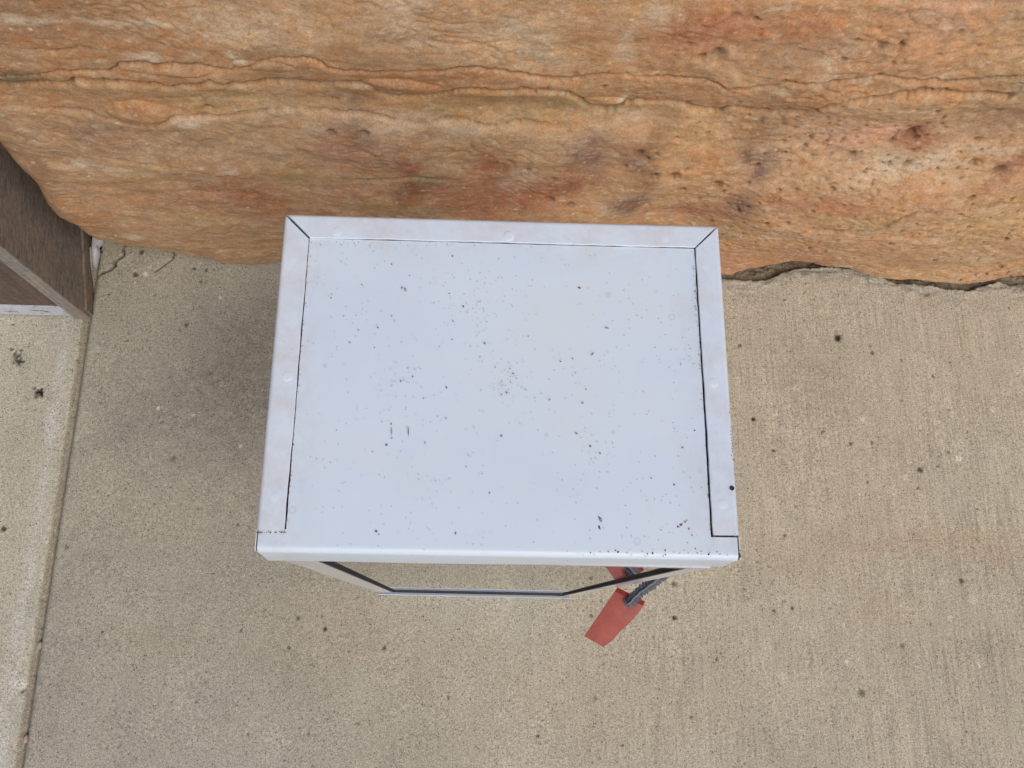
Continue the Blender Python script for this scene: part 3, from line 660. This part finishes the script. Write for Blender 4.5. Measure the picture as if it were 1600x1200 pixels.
# front corner board (its edge faces the camera), recessed panel and the white painted foot
bm = bmesh.new(); quadprism(bm, [(-.9475, .729), (-.9472, .7325), (-.979, .7325), (-.9815, .727)], .010, 1.85)
bm_obj('corner_board', bm, WOOD_END, post, bevel=.0008, **WK)
bm = bmesh.new(); box(bm, -1.38, -.982, .741, .76, .06, 1.85); bm_obj('front_panel', bm, WOOD_DARK, post, bevel=.001, **WK)
bm = bmesh.new(); box(bm, -1.38, -.979, .7335, .7405, .012, .062); 
PEEL, nt, b = new_mat('worn_white_paint')
v_ = coords(nt, (1, 1, 1)); c_ = mix(nt, lin((214, 216, 226), .8), lin((104, 88, 78), .7), ramp(nt, tnoise(nt, coords(nt, (1, 1, 3)), 34, 6, .7), [(.56, g(0)), (.62, g(1))]), 'MIX')
c_ = mix(nt, c_, ramp(nt, tnoise(nt, v_, 60, 3, .6), [(.3, g(.8)), (.5, g(1)), (.7, g(1.08))])); nt.links.new(c_, b.inputs['Base Color']); b.inputs['Roughness'].default_value = .6
bm_obj('foot_rail', bm, PEEL, post, bevel=.002, **WK)
bm = bmesh.new(); box(bm, -1.38, -1.0, .765, .97, .0, 1.84); bm_obj('core', bm, WOOD_DARK, post, **WK)

# white filler squeezed out between post and slab
bm = bmesh.new()
pts = [on_z(p, .012) for p in [(143, 366), (152, 362), (160, 367), (157, 375), (150, 382), (152, 392), (149, 402), (146, 416), (144, 410), (142, 396), (141, 382)]]
c0 = np.mean(pts, 0)
ring = [bm.verts.new((p[0], p[1], -.01)) for p in pts]; top = [bm.verts.new((p[0], p[1], .006)) for p in pts]
top2 = [bm.verts.new(tuple(np.array([p[0], p[1], 0]) * .6 + np.array([c0[0], c0[1], 0]) * .4 + np.array([0, 0, .012]))) for p in pts]
cv = bm.verts.new((c0[0], c0[1], .014)); n = len(pts)
for i in range(n):
    j = (i + 1) % n; bm.faces.new((ring[i], ring[j], top[j], top[i])); bm.faces.new((top[i], top[j], top2[j], top2[i])); bm.faces.new((top2[i], top2[j], cv))
o = bm_obj('filler', bm, WHITEFILL, None, True); tag(o, 'white filler lump wedged between timber post, stone and cracked slab', 'filler')

# ------------------------------------------------------------------ the white metal box
ZT = 1.26
TL, TR, FL, FR = [np.array(p) for p in ((-.1867, .4020), (.2685, .4045), (-.1880, .0590), (.2678, .0550))]
def TP(s, t):       # s: 0 left .. 1 right, t: 0 front .. 1 back, on the lid's outline
    return (FL * (1 - s) + FR * s) * (1 - t) + (TL * (1 - s) + TR * s) * t
W_, D_ = .4553, .3465
ORG = (.04, .23, 0)
boxr = thing('metal_box', 'white painted sheet metal box with riveted lid folds and a glazed front door', 'box', ORG)
def wob(a, k, s): return k * float(noise(np.array(a * 55.0), np.array(s * 3.7), 400)) + k * .6 * float(noise(np.array(a * 160.0), np.array(s * 5.1), 401))

FW = .0262            # width of the folds
# lid sheet: inset between the folds, full width at the front, bent down to a lip
def lid():
    bm = bmesh.new()
    gl, gr, gb = .0010, .0014, .0006
    tF = (.0785 - .057) / D_
    nx, ny = 60, 40
    def P(s, t, z): p = TP(s, t); return (p[0], p[1], z)
    def dip(s, t): return -.0012 * math.sin(math.pi * min(1, max(0, s))) * math.sin(math.pi * min(1, max(0, t))) + .0004 * float(noise(np.array(s * 4.), np.array(t * 3.), 410))
    sl = (FW + gl) / W_; sr = 1 - (FW + gr) / W_; tb = 1 - (FW + gb) / D_
    rows = []
    for j in range(ny + 1):
        t = tF + (tb - tF) * j / ny
        a = sl + wob(t, .0007, 1); c = sr - wob(t, .0009, 2)
        rows.append([bm.verts.new(P(a + (c - a) * i / nx, t, ZT - .0012 + dip(a + (c - a) * i / nx, t))) for i in range(nx + 1)])
    for j in range(ny):
        for i in range(nx): bm.faces.new((rows[j][i], rows[j][i + 1], rows[j + 1][i + 1], rows[j + 1][i]))
    # front strip: section from the flat to the bend and down the lip, which leans out a little
    a0 = sl + wob(tF, .0007, 1); c0 = sr - wob(tF, .0009, 2); e0 = .0022 / W_
    sl_list = list(np.linspace(e0, a0, 6)[:-1]) + [a0 + (c0 - a0) * i / nx for i in range(nx + 1)] + list(np.linspace(c0, 1 - e0, 6)[1:])
    R = .006
    sec = [(tF * D_, 0), (.0170, 0), (.0125, 0), (.009, 0)] + [(R - R * math.sin(a), R * math.cos(a) - R) for a in [math.radians(q) for q in (0, 15, 30, 45, 60, 72, 82)]] + [(-.0012, -.02), (-.0050, -.0485), (-.0050, -.0490), (-.0040, -.0490), (-.002, -.03)]
    fr = []
    for dy, dz in sec:
        row = []
        for s in sl_list:
            t = dy / D_; p = TP(s, t)
            lean = (0 if dz > -.006 else (.0025 * s) * (-dz / .05)) + .0005 * math.sin(s * 9 + 1) * min(1, max(0, (-dz - .006) / .02))
            row.append(bm.verts.new((p[0], p[1] + lean, ZT - .0012 + dz + dip(s, t) * (dz > -.003))))
        fr.append(row)
    for a, b in zip(fr[:-1], fr[1:]):
        for i in range(len(sl_list) - 1): bm.faces.new((a[i], a[i + 1], b[i + 1], b[i]))
    bmesh.ops.remove_doubles(bm, verts=bm.verts, dist=.00002)
    ob = bm_obj('top_panel', bm, WHITE, boxr, True, origin=ORG)
    return ob
lid()
# added dark sheet just below, its colour standing in for shadow in the open seams
bm = bmesh.new(); box(bm, -.183, .264, .066, .398, ZT - .0085, ZT - .0065); bm_obj('seam_shade_sheet', bm, DARK, boxr, origin=ORG)

def fold(p0, p1, inward, m0, m1, name='folded_edge', skirt=.05, seed=0, end0=0, end1=0):
    """sheet fold along p0->p1; m0/m1: mitre factor at the ends"""
    p0 = np.array(p0); p1 = np.array(p1); L = np.linalg.norm(p1 - p0); d = (p1 - p0) / L; inn = np.array(inward)
    R = .0045
    sec = [(FW, -.0012), (FW, .0003), (FW - .0006, .0008), (FW * .6, .0009), (FW * .35, .0009), (R + .001, .0008)] + \
          [(R - R * math.sin(a), R * math.cos(a) - R + .0008) for a in [math.radians(q) for q in (0, 18, 36, 54, 72, 90)]] + [(.0, -.02), (0, -skirt), (.0015, -skirt)]
    n = 70; bm = bmesh.new(); rows = []
    for w, dz in sec:
        a0 = end0 + m0 * w; a1 = L - end1 - m1 * w; row = []
        for i in range(n + 1):
            a = a0 + (a1 - a0) * i / n
            jw = (.0004 * float(noise(np.array(a * 60.), np.array(seed * 1.3), 420)) + .0007 * float(noise(np.array(a * 12.), np.array(seed * 2.3), 421))) * (w / FW) ** 2
            q = p0 + d * a + inn * (w + jw)
            z = ZT + dz + (.0005 * float(noise(np.array(a * 9.), np.array(seed + .5), 422)) if dz > -.01 else 0)
            row.append(bm.verts.new((q[0], q[1], z)))
        rows.append(row)
    for a, b in zip(rows[:-1], rows[1:]):
        for i in range(n): bm.faces.new((a[i], a[i + 1], b[i + 1], b[i]))
    for i in (0, n):
        bm.faces.new([r[i] for r in rows[:-1]]) if True else None
    return bm_obj(name, bm, WHITE_TRIM, boxr, True, origin=ORG)
def unit(v): v = np.array(v, float); return v / np.linalg.norm(v)
fy = .0785
lf = FL + (TL - FL) * ((fy - FL[1]) / (TL[1] - FL[1])); rf = FR + (TR - FR) * ((fy - FR[1]) / (TR[1] - FR[1]))
fold(lf, TL, (1, 0), 0, 1, seed=1, end1=.0016)
fold(TR, rf, (-1, 0), 1, 0, seed=2, end0=.0014)
fold(TL, TR, unit((.0055, -1)), 1, 1, seed=3, end0=.0016, end1=.0012)
# skirts of the two sides carry on to the front corners below the lid's own sheet
for a, b_, s in ((FL, lf, 1), (FR, rf, -1)):
    bm = bmesh.new(); hexa(bm, [(a[0], a[1] + .001, ZT - .05), (a[0] + s * .0009, a[1] + .001, ZT - .05), (b_[0] + s * .0009, b_[1], ZT - .05), (b_[0], b_[1], ZT - .05)],
                           [(a[0], a[1] + .001, ZT - .0015), (a[0] + s * .0009, a[1] + .001, ZT - .0015), (b_[0] + s * .0009, b_[1], ZT - .001), (b_[0], b_[1], ZT - .001)])
    bm_obj('side_skirt', bm, WHITE_TRIM, boxr, origin=ORG)
# painted over rivets
rv = None
for px in [(527, 362), (795, 369), (1040, 374), (458, 409), (449, 588), (429, 777), (1103, 419), (1115, 598), (1129, 788)]:
    p = on_z(px, ZT)
    if rv is None:
        bm = bmesh.new(); prev = None; c = bm.verts.new((0, 0, .0005))
        for r, z in ((.003, .00045), (.0048, .0003), (.0056, .0000), (.0064, -.0004)):
            ring = [bm.verts.new((r * math.cos(a), r * math.sin(a), z)) for a in [i * math.pi / 10 for i in range(20)]]
            for i in range(20):
                if prev is None: bm.faces.new((c, ring[i], ring[(i + 1) % 20]))
                else: bm.faces.new((prev[i], ring[i], ring[(i + 1) % 20], prev[(i + 1) % 20]))
            prev = ring
        rv = bm_obj('rivet', bm, WHITE_TRIM, boxr, True); r_ = rv
    else:
        r_ = rv.copy(); col.objects.link(r_); r_.parent = boxr
    r_.location = (p[0] - ORG[0], p[1] - ORG[1], ZT + .0007)
# drilled hole near the right edge
p = on_z((1143, 763), ZT); bm = bmesh.new(); bmesh.ops.create_circle(bm, cap_ends=True, radius=.0024, segments=16)
o = bm_obj('screw_hole', bm, DARK, boxr); o.location = (p[0] - ORG[0], p[1] - ORG[1], ZT + .0014)

# body: sides, back, floor
XL, XR = -.1765, .2525
def panel(name, a, b, z0, z1, th, mat):
    a = np.array(a); b = np.array(b); d = unit(b - a); n = np.array([-d[1], d[0]]) * th
    bm = bmesh.new(); quadprism(bm, [tuple(a), tuple(b), tuple(b + n), tuple(a + n)], z0, z1); return bm_obj(name, bm, mat, boxr, origin=ORG)
BY0L, BY0R, BY1 = .0600, .0555, .395
panel('side_panel', (XL, BY1), (XL, BY0L + .004), .02, ZT - .012, .0015, WHITE)
panel('side_panel', (XR, BY0R + .004), (XR, BY1), .02, ZT - .012, .0015, WHITE)
panel('back_panel', (XR, BY1 + .001), (XL, BY1 + .001), .02, ZT - .012, .0015, WHITE)
bm = bmesh.new(); box(bm, XL + .002, XR - .002, .07, BY1 - .002, .10, .102); bm_obj('floor_panel', bm, INNER, boxr, origin=ORG)
bm = bmesh.new(); box(bm, XL + .004, XR - .004, .085, .087, .0, .10); bm_obj('kick_plate', bm, WHITE, boxr, origin=ORG)
for x in (XL + .02, XR - .05):
    for y in (.10, .35):
        bm = bmesh.new(); box(bm, x, x + .03, y, y + .03, 0.0, .0995); bm_obj('foot', bm, DARK, boxr, origin=ORG, bevel=.002)

# glazed door: a slightly skewed leaf under the lip
DZ0, DZ1 = .135, ZT - .0508
def dy(x): return .0568 + (.0508 - .0568) * (x - XL) / (XR - XL)
door_org = Vector((.04, .05, .67))
def dbox(bm, x0, x1, z0, z1, f0, f1):       # f: depth behind the leaf's face
    hexa(bm, [(x0, dy(x0) + f0, z0), (x1, dy(x1) + f0, z0), (x1, dy(x1) + f1, z0), (x0, dy(x0) + f1, z0)],
         [(x0, dy(x0) + f0, z1), (x1, dy(x1) + f0, z1), (x1, dy(x1) + f1, z1), (x0, dy(x0) + f1, z1)])
def dobj(name, bm, mat, par, bevel=0): return bm_obj(name, bm, mat, par, origin=door_org if par is not boxr else ORG, bevel=bevel)
OX0, OX1, OZ0, OZ1 = XL + .033, XR - .020, DZ0 + .012, DZ1 - .014
door = bpy.data.objects.new('door', None); col.objects.link(door); door.parent = boxr; door.location = door_org - Vector(ORG)
for nm, x0, x1, z0, z1 in (('stile', XL, OX0, DZ0, DZ1), ('stile', OX1, XR, DZ0, DZ1)):
    bm = bmesh.new(); dbox(bm, x0, x1, z0, z1, 0, .0045); dobj(nm, bm, DOORWHITE, door, .0006)
bm = bmesh.new(); dbox(bm, OX0 + .0003, OX1 - .0003, OZ1, DZ1, 0.0001, .0032); dobj('top_rail', bm, DOORWHITE, door)
bm = bmesh.new(); dbox(bm, OX0 + .0003, OX1 - .0003, DZ0, OZ0, 0.0001, .0032); dobj('bottom_rail', bm, DOORWHITE, door)
# dark glazing strips on the opening's returns
for x0, x1 in ((OX0, OX0 + .0022), (OX1 - .0022, OX1)):
    bm = bmesh.new(); dbox(bm, x0, x1, OZ0 + .0002, OZ1 - .0002, .0006, .0034); dobj('gasket', bm, GASKET, door)
bm = bmesh.new(); dbox(bm, OX0 + .0024, OX1 - .0024, OZ0 + .0002, OZ0 + .0030, .0004, .0034); dobj('gasket', bm, GASKET, door)
bm = bmesh.new(); dbox(bm, OX0 + .0024, OX1 - .0024, OZ1 - .003, OZ1 - .0003, .0006, .0034); dobj('gasket', bm, GASKET, door)
bm = bmesh.new(); dbox(bm, OX0 - .004, OX1 + .004, OZ0 - .004, OZ1 + .004, .0036, .0066); dobj('glass', bm, GLASS, door)
# projecting drip edge along the bottom
bm = bmesh.new(); dbox(bm, XL - .001, XR + .001, DZ0 - .004, DZ0 - .0003, -.0045, .004); dobj('drip_edge', bm, WHITE_TRIM, door, .0006)
bm = bmesh.new(); dbox(bm, XL - .001, XR + .001, DZ0 - .0002, DZ0 + .006, -.0045, -.0033); dobj('drip_edge', bm, WHITE_TRIM, door)

# ------------------------------------------------------------------ red tag on its grey strap
tz = .69
root = Vector((.2545, .115, .742))
tagr = thing('hanging_tag', 'red plastic tag on a jagged grey strap beside the box door', 'tag', root)
c1 = on_z((963, 921), .684); c2 = on_z((1006, 943), .684); c3 = on_z((942, 1010), .652); c4 = on_z((914, 997), .652)
c3 = on_z((943, 1011), .655); c4 = on_z((913, 994), .655)
RS = [on_z(p, lerp_) for p, lerp_ in (((1006.5, 945), .684), ((998, 957), .678), ((985, 972), .672), ((967, 988), .664), ((957, 1001), .658), ((943, 1011), .655))]
bm = bmesh.new()
up = np.array([0, 0, 1.0]); th = .0035
nn = 10
def lerp(a, b, t): return a * (1 - t) + b * t
rows_t = []
for j in range(nn + 1):
    t = j / nn
    a = lerp(c1, c4, t); b_ = np.array([np.interp(t, (0, .17, .37, .62, .84, 1), [q[i_] for q in RS]) for i_ in range(3)]); sag = .002 * math.sin(t * math.pi)
    rows_t.append([lerp(a, b_, i / 6) + up * (sag + .001 * math.sin(i / 6 * math.pi)) for i in range(7)])
top = [[bm.verts.new(tuple(p)) for p in r] for r in rows_t]
bot = [[bm.verts.new(tuple(p - up * th)) for p in r] for r in rows_t]
for j in range(nn):
    for i in range(6):
        bm.faces.new((top[j][i], top[j][i + 1], top[j + 1][i + 1], top[j + 1][i])); bm.faces.new((bot[j][i], bot[j + 1][i], bot[j + 1][i + 1], bot[j][i + 1]))
for j in range(nn):
    for i in (0, 6): bm.faces.new((top[j][i], top[j + 1][i], bot[j + 1][i], bot[j][i]))
for i in range(6):
    for j in (0, nn): bm.faces.new((top[j][i], top[j][i + 1], bot[j][i + 1], bot[j][i]))
bm_obj('tag_plate', bm, RED, tagr, True, origin=root)
# folded hem along the upper edge, open in the middle where the strap comes out
for t0, t1 in ((0.0, .50), (.66, 1.0)):
    bm = bmesh.new(); e = unit(c2 - c1); f = unit(c4 - c1)
    a = lerp(c1, c2, t0); b_ = lerp(c1, c2, t1)
    bt = [a - f * .004 - up * .005, b_ - f * .004 - up * .005, b_ + f * .004 - up * .001, a + f * .004 - up * .001]
    tp = [p + up * .0045 for p in bt]
    hexa(bm, [tuple(p) for p in bt], [tuple(p) for p in tp]); bm_obj('hem', bm, REDSIDE, tagr, origin=root, bevel=.001)
# the strap: ribbed, jagged on both edges, with a raised pale cord along its middle
path = [lerp(lerp(c1, c2, .58), lerp(c4, c3, .58), .10) + up * .004, on_z((985, 940), .690), on_z((998, 927), .694), on_z((1014, 915), .700), on_z((1034, 899), .708), on_z((1044, 885), .72),
        np.array([.322, .095, .734]), np.array([.295, .112, .742]), np.array([.262, .115, .745])]
path = np.array(path, float)
def catmull(P, n):
    out = []
    for k in range(len(P) - 1):
        p0 = P[max(k - 1, 0)]; p1 = P[k]; p2 = P[k + 1]; p3 = P[min(k + 2, len(P) - 1)]
        for i in range(n):
            t = i / n; out.append(.5 * ((2 * p1) + (-p0 + p2) * t + (2 * p0 - 5 * p1 + 4 * p2 - p3) * t * t + (-p0 + 3 * p1 - 3 * p2 + p3) * t ** 3))
    out.append(P[-1]); return np.array(out)
cp = catmull(path, 12)
bm = bmesh.new(); rows = []
for k, p in enumerate(cp):
    d = unit(cp[min(k + 1, len(cp) - 1)] - cp[max(k - 1, 0)]); side = unit(np.cross(d, up)); u2 = np.cross(side, d)
    wl_ = .0088 + random.choice((-.0018, -.0008, 0, .0006, .0022)); wr_ = .0088 + random.choice((-.0018, -.0008, 0, .0006, .0020))
    if k < 4: wl_ *= .5 + .12 * k; wr_ *= .5 + .12 * k
    hh = .0022 + .0012 * (k % 2)
    rows.append([bm.verts.new(tuple(q)) for q in (p - side * wl_, p - side * wl_ * .45 + u2 * hh, p - side * .0012 + u2 * (hh + .0004), p + u2 * (.0052), p + side * .0012 + u2 * (hh + .0004), p + side * wr_ * .45 + u2 * hh, p + side * wr_, p + side * wr_ * .4 - u2 * .003, p - side * wl_ * .4 - u2 * .003)])
for a, b_ in zip(rows[:-1], rows[1:]):
    for i in range(9): bm.faces.new((a[i], a[(i + 1) % 9], b_[(i + 1) % 9], b_[i]))
bm.faces.new(rows[0]); bm.faces.new(rows[-1][::-1])
bm_obj('strap', bm, GREYSTRAP, tagr, False, origin=root)
bm = bmesh.new(); rc = []
for k, p in enumerate(cp[2:]):
    d = unit(cp[min(k + 3, len(cp) - 1)] - cp[k + 1]); side = unit(np.cross(d, up)); u2 = np.cross(side, d)
    rc.append([bm.verts.new(tuple(p + u2 * (.0058 + .0013 * math.sin(a)) + side * (.0016 * math.cos(a) + .0004 * math.sin(k * .7)))) for a in [i * math.pi / 3 for i in range(6)]])
for a, b_ in zip(rc[:-1], rc[1:]):
    for i in range(6): bm.faces.new((a[i], a[(i + 1) % 6], b_[(i + 1) % 6], b_[i]))
bm.faces.new(rc[0]); bm.faces.new(rc[-1][::-1])
bm_obj('cord', bm, mat_plain('pale_cord', (132, 138, 146), .75, .8, nscale=300, amt=.35), tagr, True, origin=root)
# eye plate on the box side that the strap is fixed to
bm = bmesh.new(); box(bm, .2528, .2556, .095, .135, .72, .765); bm_obj('eye_plate', bm, STEEL, boxr, origin=ORG, bevel=.0008)

# ------------------------------------------------------------------ small loose things
def specks():
    """dirt, rust flakes and paint chips lying on the lid"""
    for nm, mat, lst, lab in (('dirt_specks', SPECK, 0, 'dark dirt specks scattered over the white lid'), ('rust_specks', RUST, 1, 'brown rust crumbs scattered over the white lid'), ('dust_specks', FAINT, 2, 'pale grey dust specks scattered over the white lid')):
        bm = bmesh.new()
        def flake(x, y, rx, ry, a, z=ZT + .0002):
            n = random.choice((5, 6, 7)); c = bm.verts.new((x, y, z + .0006)); ring = []
            for i in range(n):
                t = i / n * 2 * math.pi + random.uniform(-.3, .3); k = random.uniform(.6, 1.2)
                u_, v_ = rx * k * math.cos(t), ry * k * math.sin(t)
                ring.append(bm.verts.new((x + u_ * math.cos(a) - v_ * math.sin(a), y + u_ * math.sin(a) + v_ * math.cos(a), z - .0012)))
            for i in range(n): bm.faces.new((c, ring[i], ring[(i + 1) % n]))
        k = .00054
        def F_(px, py, rx, ry=None, a=None, on_fold=False):
            p = on_z((px, py), ZT); flake(p[0], p[1], rx * k, (ry or rx) * k, random.uniform(0, 3) if a is None else a, ZT + (.0009 if on_fold else 0))
        if lst == 0:
            for q in [(707, 399, 2), (906, 449, 4, 1.6, -.5), (949, 512, 4.6, .9, -.1), (724, 478, 2.1), (560, 515, 1.6), (626, 595, 2.0), (698, 605, 2.0), (826, 525, 2, .8, 1.2), (876, 564, 1.6), (611, 662, 1.6), (612, 673, .6, 9, 0.05), (612, 684, 1.4),
                      (638, 672, .7, 12, .05), (664, 691, .6, 4, .1), (937, 824, 1.6, 4.5, .35), (926, 553, .7, 5, -.6), (859, 624, 1.6), (802, 583, 1.5), (774, 573, 1.4), (916, 608, 1.2), (588, 830, 3.2, 2), (592, 835, 1.4), (712, 833, 3, 1.2), (765, 770, 1.5), (697, 653, .7, 2.5, .2),
                      (640, 430, 1.0), (702, 458, 1.4), (708, 501, 1.5), (707, 530, 1.3), (750, 557, 1.2), (662, 622, 1.3), (1086, 672, 1.6), (1018, 747, 1.5), (895, 560, .7, 3, .9), (585, 542, 1.3), (518, 459, 1.2), (612, 412, 1.8), (590, 511, 1.6), (565, 444, 1.2), (612, 493, 1.3)]:
                F_(*q)
            for x in np.linspace(905, 1150, 30): F_(x + random.gauss(0, 4), 863 + random.gauss(0, 3.0), random.uniform(.5, 1.5))
            for x in (966, 1020, 1090, 1108, 1040, 1012): F_(x, 863 + random.gauss(0, 2), random.uniform(1.4, 2.2))
            for y in (645, 668, 674, 679, 684, 688, 693, 697, 701, 706, 712, 718, 725, 733, 741): F_(1139 + (y - 640) * .085 + random.gauss(0, .7), y, random.uniform(.6, 1.5), random.uniform(.9, 2.4), 0, True)
            F_(1148, 834, 5.5, 1.6, 0.0, True); F_(1157, 868, 1.6, 5, 0); 
            for _ in range(45):
                F_(random.uniform(480, 1100), 395 + 460 * random.random() ** .9, random.choice((.4, .5, .55, .6, .95)), random.choice((.4, .5, .7)))
            for cx, cy, s, n in ((735, 480, 22, 14), (795, 600, 14, 16), (610, 600, 20, 9), (700, 465, 30, 9), (560, 455, 40, 5), (690, 760, 30, 6)):
                for _ in range(n): F_(random.gauss(cx, s), random.gauss(cy, s * 1.2), random.uniform(.35, .8))
            for _ in range(40):   # on the folds
                side = random.choice((0, 1, 2)); t = random.random()
                if side == 0: F_(480 - 40 * t - random.uniform(5, 32), 380 + 440 * t, .8, .8, 0, True)
                elif side == 1: F_(1090 + 28 * t + random.uniform(6, 32), 385 + 440 * t, .8, .8, 0, True)
                else: F_(490 + 580 * t, 352 + 14 * t + random.uniform(-4, 14), .7, .7, 0, True)
        elif lst == 2:
            for _ in range(230): F_(random.uniform(478, 1104), random.uniform(392, 862), random.uniform(.4, 1.1), random.uniform(.4, 1.0))
            for cx, cy, s_, n in ((735, 480, 30, 50), (795, 600, 24, 50), (620, 600, 30, 30), (930, 720, 20, 20), (1060, 560, 25, 24), (1000, 830, 60, 40), (690, 760, 40, 24), (560, 455, 50, 30)):
                for _ in range(n): F_(random.gauss(cx, s_), random.gauss(cy, s_), random.uniform(.35, 1.2), random.uniform(.35, .9))
            for q in [(546, 534, 2.2), (633, 451, 2, 5, .4), (628, 449, 2, 4), (758, 536, 2.4), (784, 681, 2.6), (604, 695, 2.6), (911, 629, 2.2), (901, 677, 2), (938, 811, 3, 6, .5), (645, 588, 2.2), (537, 493, 1.6), (517, 465, 1.8)]: F_(*q)
        else:
            for q in [(1064, 820, 5, 2.4, .6), (1071, 815, 3, 2, .5), (1077, 826, 1.8, 3), (1082, 836, 1.6, 2), (1074, 813, 1.5), (1060, 823, 3, 2), (923, 697, 2.4), (938, 708, 1.8), (792, 613, 1.8), (784, 616, 1.5), (1054, 757, 2), (1067, 699, 1.8), (797, 575, 1.6)]: F_(*q)
            for i in range(60):   # crumbs of rust along the seams
                t = random.random(); F_(484 - 38 * t + random.uniform(-1, 3), 376 + 450 * t, random.uniform(.5, 1.1))
            for i in range(46):
                t = random.random(); F_(1084 + 29 * t + random.uniform(-3, 0), 390 + 440 * t, random.uniform(.5, 1.2))
            for i in range(34): F_(random.uniform(400, 446), 831.5 + random.uniform(-1, 1.5), random.uniform(.6, 1.4))
            for i in range(24): F_(random.uniform(1112, 1156), 837 + random.uniform(-1, 2), random.uniform(.6, 1.2))
            for i in range(50): F_(random.uniform(490, 1080), 375 + random.uniform(0, 3) + random.uniform(0, 1) * 8, random.uniform(.4, .9))
            for _ in range(90): F_(random.uniform(480, 1100), random.uniform(395, 860), random.uniform(.4, .8))
        o = bm_obj(nm, bm, mat, None, False); o['kind'] = 'stuff'; o['label'] = lab
specks()

# two pebbles caught in the joint
def pebble(px, r, z, lab, seed):
    p = on_z(px, 0); bm = bmesh.new(); bmesh.ops.create_icosphere(bm, subdivisions=2, radius=r)
    rr = random.Random(seed)
    for v in bm.verts: v.co = Vector((v.co.x * .7, v.co.y * 1.25, v.co.z * .7)) * (1 + rr.uniform(-.12, .12))
    o = bm_obj('pebble', bm, PEBBLE, None, True); o.location = (JX - .006, p[1], z)
    tag(o, lab, 'pebble', 'pebbles in the slab joint')
pebble((63, 1008), .0075, -.008, 'small tan pebble in the slab joint, the one nearer the wall', 1)
pebble((38, 1155), .0075, -.008, 'small tan pebble in the slab joint, the one farther from the wall', 2)
